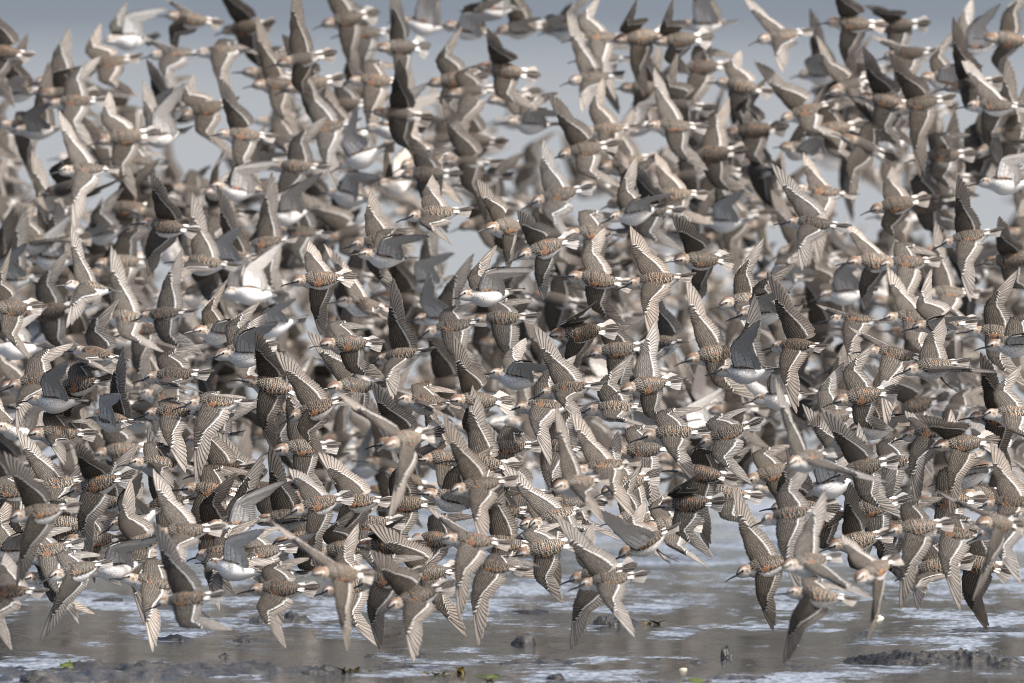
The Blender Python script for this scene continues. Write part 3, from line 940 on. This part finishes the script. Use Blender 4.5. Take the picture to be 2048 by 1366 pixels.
OWN = {
    (1862, 738): 'sandpiper with dangling legs and one wing held level toward the right edge',
    (370, 1206): 'blurred near sandpiper with dangling legs, low on the left above the water',
    (1290, 1090): 'sandpiper with pale belly and trailing dark legs beside the open water',
    (1612, 922): 'blurred near sandpiper veering this way, wings wide, highest of such right of centre',
    (672, 1150): 'blurred near sandpiper, one wing hanging straight down, above the brown wrack',
    (806, 884): 'blurred near sandpiper among sharp birds, long wing hanging down, left of centre',
    (1632, 1196): 'lowest sandpiper on the right, blurred, long wing swept down to the water',
    (1530, 1136): 'sharp sandpiper with wings straight up and down, left edge of the right-hand group',
    (224, 844): 'sharp sandpiper with spotted white belly and both wings raised, on the left',
    (1216, 1166): 'nearer of two overlapping low sandpipers left of the open water',
    (1196, 1152): 'farther of two overlapping low sandpipers left of the open water',
    (556, 1182): 'low sandpiper with flexed wing hanging above the dark clod, left of centre',
    (1746, 1146): 'blurred near sandpiper diving steeply above the pale yellow shell',
}
ONES = 'zero one two three four five six seven eight nine ten eleven twelve thirteen fourteen fifteen sixteen seventeen eighteen nineteen'.split()
TENS = 'x x twenty thirty forty fifty sixty seventy eighty ninety'.split()


def words(v):
    v = int(min(max(round(v), 0), 99))
    return ONES[v] if v < 20 else TENS[v // 10] + ('-' + ONES[v % 10] if v % 10 else '')


def make_bird(b, i):
    rr = random.Random(1000 + i)
    M_, wl, wr, fs, ns_, tl = bird_frame(b, rr)
    root = bpy.data.objects.new('sandpiper', None)
    col.objects.link(root)
    root.empty_display_size = 0.03
    root.matrix_world = M_
    tw = TWIST if POSES[b[2]]['roll'] > 30 else 0
    HT = Matrix.Translation((0, 0, 0.0050)) @ Matrix.Rotation(R(tw), 4, 'X') @ Matrix.Translation((0, 0, -0.0050))
    body = link('body', ME['body_tw' if tw else 'body'], root, I4)
    link('mantle_feathers', ME['mantle', rr.randrange(4)], root, I4)
    link('bill', ME['bill'], root, HT)
    link('tail', ME['tail', tl], root, I4)
    for side, W_, sp in ((1, wl, ns_), (-1, wr, fs)):
        wg = link('wing', ME['wing', sp, side], root, W_)
        link('flight_feathers', ME['quill', sp, side], wg, I4)
    if b[3] < 41.5:
        for sg in (1, -1):
            link('eye', ME['eye'], body, HT @ Matrix.Translation((0.0492, sg * 0.0115, 0.0070)))
    if (int(b[0]), int(b[1])) in LEGS:
        for sg in (1, -1):
            link('leg', ME['leg'], root, Matrix.Translation((-0.018, sg * 0.007, -0.014)) @ Matrix.Rotation(R(rr.uniform(-25, 15)), 4, 'Y'))
    g_, wm = rr.uniform(0.78, 1.22), rr.gauss(0, 0.022)
    tint = (min(g_ * (1 + wm), 1.3), g_, g_ * (1 - wm), 1)
    for ch in root.children_recursive:
        ch.color = tint
    D = b[3]
    fx, fy = b[0] / 20.48, b[1] / 13.66
    soft = 'blurred near' if D < 35.9 else ('sharp' if D < 38.4 else ('soft' if D < 40.6 else 'blurred far'))
    root['label'] = f"{soft} brown sandpiper, {PHRASE[b[2]]}, {words(fx)} percent across, {words(fy)} down"
    if (int(b[0]), int(b[1])) in OWN:
        root['label'] = OWN[int(b[0]), int(b[1])]
    root['category'] = 'sandpiper'
    root['group'] = 'sandpipers of the flock taking off'
    return root


for i, b in enumerate(birds):
    make_bird(b, i)

# the rest of the flock, too far back and too hidden to count: one mass
parts = []
for i, b in enumerate(rest_birds):
    rr = random.Random(9000 + i)
    M_, wl, wr, fs, ns_, tl = bird_frame(b, rr)
    for A, L_ in ((BODY_LO, I4), (TAIL_A[tl], I4), (BILL_A, I4), (WING_A[ns_, 1][0], wl), (WING_A[ns_, 1][1], wl), (WING_A[fs, -1][0], wr), (WING_A[fs, -1][1], wr)):
        T = np.array(M_ @ L_)
        B_ = dict(A)
        B_['rest'] = A['v']
        B_['v'] = (T[:3, :3] @ A['v'].T + T[:3, 3:4]).T
        parts.append(B_)
if parts:
    flock = link('distant_flock', make_mesh('distant_flock', cat(parts)), None, I4)
    flock.color = (0.72, 0.70, 0.68, 1)
    flock['kind'] = 'stuff'
    flock['label'] = 'blurred mass of more sandpipers filling the gaps behind the flock'
    flock['category'] = 'flock'


# ------------------------------------------------------------------ the shore
def vnoise(x, y, seed):
    xi, yi = np.floor(x).astype(np.int64), np.floor(y).astype(np.int64)
    fx, fy = x - xi, y - yi
    fx, fy = fx * fx * (3 - 2 * fx), fy * fy * (3 - 2 * fy)

    def h(a, b):
        n = (a * 374761393 + b * 668265263 + seed * 1274126177) & 0xFFFFFFFF
        n = ((n ^ (n >> 13)) * 1274126177) & 0xFFFFFFFF
        return ((n ^ (n >> 16)) & 0xFFFF) / 65535.0
    return (h(xi, yi) * (1 - fx) + h(xi + 1, yi) * fx) * (1 - fy) + (h(xi, yi + 1) * (1 - fx) + h(xi + 1, yi + 1) * fx) * fy


def fbm(x, y, seed, o=4):
    s_, a = 0, 0.5
    for k_ in range(o):
        s_ = s_ + a * vnoise(x * 2 ** k_, y * 2 ** k_, seed + k_)
        a *= 0.5
    return s_ / (1 - 0.5 ** o)


def sheet(name, X, Y, Z, mat):
    V = np.stack([X, Y, Z], -1)
    mb = MB()
    mb.grid(V, 0, (0, 0, 0), (0, 0, 0), None)
    return link(name, make_mesh(name, mb.arrays(), [mat]), None, I4)


def water_material():
    k = NT('shallow_water')
    geo = k.n('ShaderNodeNewGeometry')
    pos = geo.outputs['Position']
    sep = k.n('ShaderNodeSeparateXYZ')
    k.l(pos, sep.inputs[0])
    far = k.ss(sep.outputs[1], 80, 460)
    flat = k.ss(sep.outputs[1], 37.5, 48)
    calm = k.ss(sep.outputs[1], 60, 41)
    # silty film over dark mud near by, paler over the open flat, bluer over deep water
    c = k.mix(flat, C(0.030, 0.033, 0.036), C(0.18, 0.177, 0.165))
    c = k.mix(far, c, C(0.055, 0.056, 0.058))
    # pale blue sky sheen on ripples, painted into the water colour in patches
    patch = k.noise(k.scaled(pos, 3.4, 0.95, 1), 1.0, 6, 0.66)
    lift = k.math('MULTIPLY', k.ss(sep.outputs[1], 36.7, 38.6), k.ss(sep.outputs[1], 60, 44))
    fore = k.math('MULTIPLY', k.ss(sep.outputs[1], 36.7, 35.7), 0.07)  # more of the painted sheen close by, as sparkle
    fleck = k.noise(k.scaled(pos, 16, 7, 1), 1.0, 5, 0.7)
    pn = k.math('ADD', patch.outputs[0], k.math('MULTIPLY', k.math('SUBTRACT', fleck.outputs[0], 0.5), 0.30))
    sky_sheen = k.ss(k.math('ADD', pn, k.math('ADD', fore, k.math('MULTIPLY', lift, 0.075))), 0.535, 0.655)
    sky_sheen = k.math('MULTIPLY', sky_sheen, k.ss(sep.outputs[1], 62, 46))
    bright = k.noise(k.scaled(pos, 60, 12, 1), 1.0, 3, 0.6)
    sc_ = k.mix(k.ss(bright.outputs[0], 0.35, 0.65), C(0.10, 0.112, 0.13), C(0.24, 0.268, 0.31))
    c = k.mix(sky_sheen, c, sc_)
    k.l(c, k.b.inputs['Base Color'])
    rough = k.math('ADD', 0.035, k.math('ADD', k.math('MULTIPLY', sky_sheen, 0.40), k.math('MULTIPLY', flat, 0.26)))
    k.l(rough, k.b.inputs['Roughness'])
    k.b.inputs['IOR'].default_value = 1.333
    n1 = k.noise(k.scaled(pos, 14, 9, 1), 1.0, 5, 0.66)
    n2 = k.noise(k.scaled(pos, 60, 24, 1), 1.0, 3, 0.6)
    gust = k.ss(k.noise(k.scaled(pos, 1.8, 1.1, 1), 1.0, 3, 0.6).outputs[0], 0.40, 0.62)
    hgt = k.math('ADD', n1.outputs[0], k.math('MULTIPLY', n2.outputs[0], 0.45))
    bp = k.n('ShaderNodeBump')
    k.l(hgt, bp.inputs['Height'])
    bp.inputs['Distance'].default_value = 0.012
    st = k.math('ADD', 0.05, k.math('ADD', k.math('MULTIPLY', gust, 0.16), k.math('MULTIPLY', sky_sheen, 0.35)))
    k.l(k.math('MULTIPLY', k.math('ADD', 0.06, calm), st), bp.inputs['Strength'])
    k.l(bp.outputs[0], k.b.inputs['Normal'])
    return k.m


def mud_material():
    k = NT('wet_mud')
    pos = k.n('ShaderNodeNewGeometry').outputs['Position']
    n1 = k.noise(pos, 14, 4, 0.6)
    n2 = k.noise(pos, 160, 3, 0.6)
    c = k.mix(k.ss(n1.outputs[0], 0.35, 0.65), C(0.020, 0.020, 0.021), C(0.062, 0.057, 0.049))
    c = k.mix(k.math('MULTIPLY', k.ss(n2.outputs[0], 0.52, 0.66), 0.7), c, C(0.02, 0.021, 0.026))
    k.l(c, k.b.inputs['Base Color'])
    k.b.inputs['Specular IOR Level'].default_value = 0.22
    k.l(k.math('ADD', 0.06, k.math('MULTIPLY', n2.outputs[0], 0.3)), k.b.inputs['Roughness'])
    bp = k.n('ShaderNodeBump')
    k.l(n2.outputs[0], bp.inputs['Height'])
    bp.inputs['Strength'].default_value = 0.8
    bp.inputs['Distance'].default_value = 0.004
    k.l(bp.outputs[0], k.b.inputs['Normal'])
    return k.m


M_WATER = water_material()
M_MUD = mud_material()
ys = np.concatenate([np.array((4.0, 20.0)), np.array((33.0, 60, 120, 250, 600, 1500, 4000, 8000))])
xs = np.array((-1, -0.25, 0, 0.25, 1.0))
X, Y = np.meshgrid(xs, ys)
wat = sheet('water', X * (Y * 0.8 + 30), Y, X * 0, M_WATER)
wat['kind'] = 'structure'
# mud: fine relief where it is seen close, running on under the water to the horizon
yy = np.concatenate([np.linspace(4, 33, 8), np.arange(33.5, 42.5, 0.022), np.array((44, 50, 70, 150, 500, 2000, 8000.0))])
xx = np.concatenate([np.array((-3000.0, -300, -30, -6, -2.4)), np.arange(-1.35, 1.35, 0.0065), np.array((2.4, 6, 30, 300, 3000.0))])
X, Y = np.meshgrid(xx, yy)
near_amt = smooth(Y, 37.2, 35.9)
rel = fbm(X * 9, Y * 4.0, 3, 5)
fine = fbm(X * 42, Y * 26, 9, 4)
band = fbm(X * 1.6, Y * 2.4, 21, 3)
Z = (rel - 0.5) * (0.016 + 0.02 * near_amt) + (fine - 0.5) * 0.030 * (0.2 + near_amt) + (band - 0.5) * (0.022 + 0.03 * near_amt) - 0.0150 + 0.0020 * near_amt
Z = np.where((np.abs(X) > 1.4) | (Y < 33.4) | (Y > 43), -0.03, Z)
mud = sheet('mudflat', X, Y, Z, M_MUD)
mud['kind'] = 'structure'


# ------------------------------------------------------------------ stones, weed, shells on the shore
def lump(name, mat, px, py, wpx, hpx, seed, label, cat_, rough=0.3, depth=1.0, sub=3, sink=0.25, flat_top=1.0):
    g = ground_at(px, py)
    D = g.y
    w_, h_ = wpx / FPX * D, hpx / FPX * D
    nr, nc = 14, 22
    th = np.linspace(0, math.pi, nr)[:, None]
    ph = np.linspace(0, 2 * math.pi, nc, endpoint=False)[None, :]
    d = np.stack([np.sin(th) * np.cos(ph), np.sin(th) * np.sin(ph), np.cos(th) + 0 * ph], -1)
    nse = fbm(d[..., 0] * 1.7 + seed * 7.1 + 20, d[..., 1] * 1.7 + d[..., 2] * 1.3 + 31, seed, 4)
    facet = np.round(nse * 7) / 7 * 0.6 + nse * 0.4
    r_ = 1 + (facet - 0.5) * 1.6 * rough
    r_[0] = r_[0].mean()
    r_[-1] = r_[-1].mean()
    P = d * r_[..., None] * np.array((w_ / 2, w_ / 2 * depth, h_ * 0.85))
    P[..., 2] += 0.12 * P[..., 0] * (P[..., 2] > 0) * (seed % 2 * 2 - 1)
    mb = MB()
    mb.grid(P, 0, (0, 0, 0), (0, 0, 0), None, closed=True)
    o = link(name, make_mesh(name, mb.arrays(), [mat]), None, Matrix.Translation((g.x, g.y + w_ / 2 * depth * 0.5, -h_ * 0.12)))
    o['label'] = label
    o['category'] = cat_
    return o


def rock_mat(name, a, b, rough=0.35):
    k = NT(name)
    pos = k.n('ShaderNodeNewGeometry').outputs['Position']
    n1 = k.noise(pos, 60, 5, 0.65)
    n2 = k.noise(pos, 300, 3, 0.6)
    c = k.mix(k.ss(n1.outputs[0], 0.35, 0.65), C(*a), C(*b))
    k.l(c, k.b.inputs['Base Color'])
    k.b.inputs['Roughness'].default_value = rough
    k.b.inputs['Specular IOR Level'].default_value = 0.25
    bp = k.n('ShaderNodeBump')
    k.l(k.math('ADD', n1.outputs[0], k.math('MULTIPLY', n2.outputs[0], 0.5)), bp.inputs['Height'])
    bp.inputs['Strength'].default_value = 0.9
    bp.inputs['Distance'].default_value = 0.004
    k.l(bp.outputs[0], k.b.inputs['Normal'])
    return k.m


M_ROCK = rock_mat('wet_stone', (0.022, 0.022, 0.024), (0.06, 0.056, 0.052))
M_CLOD = rock_mat('mud_clod', (0.014, 0.014, 0.015), (0.050, 0.046, 0.040), 0.22)
M_SHELL = rock_mat('shell', (0.30, 0.27, 0.19), (0.50, 0.47, 0.37), 0.4)
M_ALGAE = rock_mat('green_algae', (0.03, 0.045, 0.006), (0.09, 0.10, 0.015), 0.4)
M_WEED = rock_mat('brown_wrack', (0.045, 0.034, 0.009), (0.12, 0.085, 0.016), 0.3)

lump('rock', M_ROCK, 1050, 1290, 54, 26, 1, 'grey wet stone standing in the shallow water, middle of the foreground', 'rock', 0.5)
lump('rock', M_ROCK, 84, 1364, 80, 26, 6, 'dark angular stone at the bottom edge, beneath the green algae', 'rock', 0.6)
lump('rock', M_ROCK, 1110, 1360, 44, 14, 3, 'small dark flat stone at the bottom edge below the grey stone', 'rock', 0.5)
def clod(name, px, py, wpx, hpx, seed, label, cat_, mat=None):
    """a crumbly patch of mud standing out of the water"""
    g = ground_at(px, py)
    w_, h_ = wpx / FPX * g.y, hpx / FPX * g.y
    dp = max(w_ * 0.9, 0.05)
    nx, ny = max(24, int(wpx / 2.2)), 26
    u, v = np.meshgrid(np.linspace(-1, 1, nx), np.linspace(-1, 1, ny))
    wob = (fbm(u * 2 + 9 + seed * 3.7, v * 2 + 4, seed, 3) - 0.5) * 1.1
    env = np.clip(1.15 - np.hypot(u, v) - wob * 0.8, 0, None) ** 0.6
    X_, Y_ = u * w_ / 2 * 1.15, v * dp / 2 * 1.15
    cr = np.abs(fbm(X_ * 90 + seed * 5, Y_ * 40 + 7, seed + 3, 4) - 0.5) * 2
    cr2 = fbm(X_ * 45 + seed * 5, Y_ * 25 + 17, seed + 8, 3)
    Z_ = h_ * env * (0.25 + 1.0 * cr2 - 0.55 * cr) * 1.15 - 0.0025
    Z_[0] = Z_[-1] = -0.012
    Z_[:, 0] = Z_[:, -1] = -0.012
    mb = MB()
    mb.grid(np.stack([X_, Y_, Z_], -1), 0, (0, 0, 0), (0, 0, 0), None)
    o = link(name, make_mesh(name, mb.arrays(), [mat or M_CLOD]), None, Matrix.Translation((g.x, g.y + dp * 0.15, 0)))
    o['label'] = label
    o['category'] = cat_
    return o


clod('mud_mound', 1795, 1326, 190, 30, 4, 'long low mound of dark wet mud, the largest in the foreground', 'mound')
clod('mud_mound', 1945, 1322, 130, 24, 5, 'low dark mud ridge right of the largest mound', 'mound')
for q, (px, py, wp, hp, lb) in enumerate([
        (562, 1246, 100, 22, 'dark mud clod beside the downstretched wing, lower middle-left'), (345, 1281, 70, 13, 'flat dark mud clod low on the left'),
        (500, 1283, 56, 11, 'small dark mud clod between two wing tips, lower left'), (1235, 1250, 76, 18, 'dark mud clod behind the yellow wrack'),
        (1990, 1263, 130, 9, 'thin dark strip of mud near the right edge'), (1740, 1268, 50, 6, 'thin dark strip of mud left of the mound'),
        (1454, 1316, 20, 20, 'stubby dark lump standing upright in the water'), (845, 1314, 24, 8, 'tiny dark clod right of its twin at the water edge'),
        (742, 1314, 24, 8, 'tiny dark clod left of its twin at the water edge'), (450, 1315, 22, 9, 'small dark clod above the rough mud, lower left'),
        (640, 1346, 60, 16, 'dark mud clod at the bottom, left of the brown wrack'), (1060, 1225, 60, 8, 'blurred dark streak of mud below the flying birds'),
        (1400, 1326, 34, 8, 'small dark clod left of the pale shell'), (2020, 1332, 60, 14, 'dark clod at the right bottom corner'),
        (215, 1203, 50, 8, 'blurred dark streak of mud on the left')]):
    clod('mud_clod', px, py, wp * 1.15, hp * 1.25, 10 + q, lb, 'mud clod')
lump('shell', M_SHELL, 1757, 1237, 26, 9, 40, 'pale yellow shell in the shallow water right of centre', 'shell', 0.06)
lump('shell', M_SHELL, 1366, 1340, 18, 5, 41, 'small white shell near the bottom edge', 'shell', 0.06)
clod('algae_tuft', 142, 1334, 44, 11 * 1.3, 50, 'bright green algae tuft by the dark stone, lower left corner', 'algae', M_ALGAE)
clod('algae_tuft', 1390, 1364, 60, 9 * 1.3, 51, 'green algae tuft at the bottom edge, right of centre', 'algae', M_ALGAE)
clod('algae_tuft', 980, 1354, 60, 7 * 1.3, 52, 'thin green algae streak beside the brown wrack', 'algae', M_ALGAE)


def wrack(px, py, wpx, hpx, n, seed, label):
    r = np.random.default_rng(seed)
    g = ground_at(px, py)
    D = g.y
    w_, h_ = wpx / FPX * D, hpx / FPX * D
    mb = MB()
    for i in range(n):
        bx = r.uniform(-0.5, 0.5) * w_
        by = r.uniform(-0.5, 0.5) * w_ * 0.6
        H_ = h_ * r.uniform(0.25, 1.0)
        a = r.uniform(0, 6.28)
        lean = r.uniform(-2.2, 2.2)
        rows = []
        for t, wf in ((0, .5), (.3, 1.0), (.6, 1.2), (.85, .9), (1, .3)):
            hw = H_ * 0.42 * wf * (1 + 0.3 * math.sin(t * 9 + i))
            cx = bx + lean * H_ * t * t
            rows.append([(cx - hw * math.cos(a), by - hw * math.sin(a), H_ * t), (cx, by + 0.003, H_ * t + 0.001), (cx + hw * math.cos(a), by + hw * math.sin(a), H_ * t)])
        rows = np.array(rows)
        mb.grid(rows, 0, (0, 0, 0), (0, 0, 0), None)
        mb.grid(rows[:, ::-1] + np.array((0, 0.0015, 0)), 0, (0, 0, 0), (0, 0, 0), None)
    o = link('seaweed', make_mesh('seaweed', mb.arrays(), [M_WEED]), None, Matrix.Translation((g.x, g.y, -0.002)))
    o['label'] = label
    o['category'] = 'seaweed'
    return o


wrack(1300, 1249, 44, 16, 9, 1, 'yellow brown wrack standing in the water beside a dark clod')
wrack(925, 1348, 30, 18, 5, 2, 'upright brown wrack blade at the bottom, middle of the shore')
wrack(880, 1350, 56, 10, 7, 3, 'low brown wrack clump left of the upright blade')
wrack(690, 1346, 46, 13, 6, 4, 'brown wrack clump at the bottom left of centre')
wrack(975, 1366, 26, 12, 6, 5, 'small ochre wrack frond cut by the bottom edge')
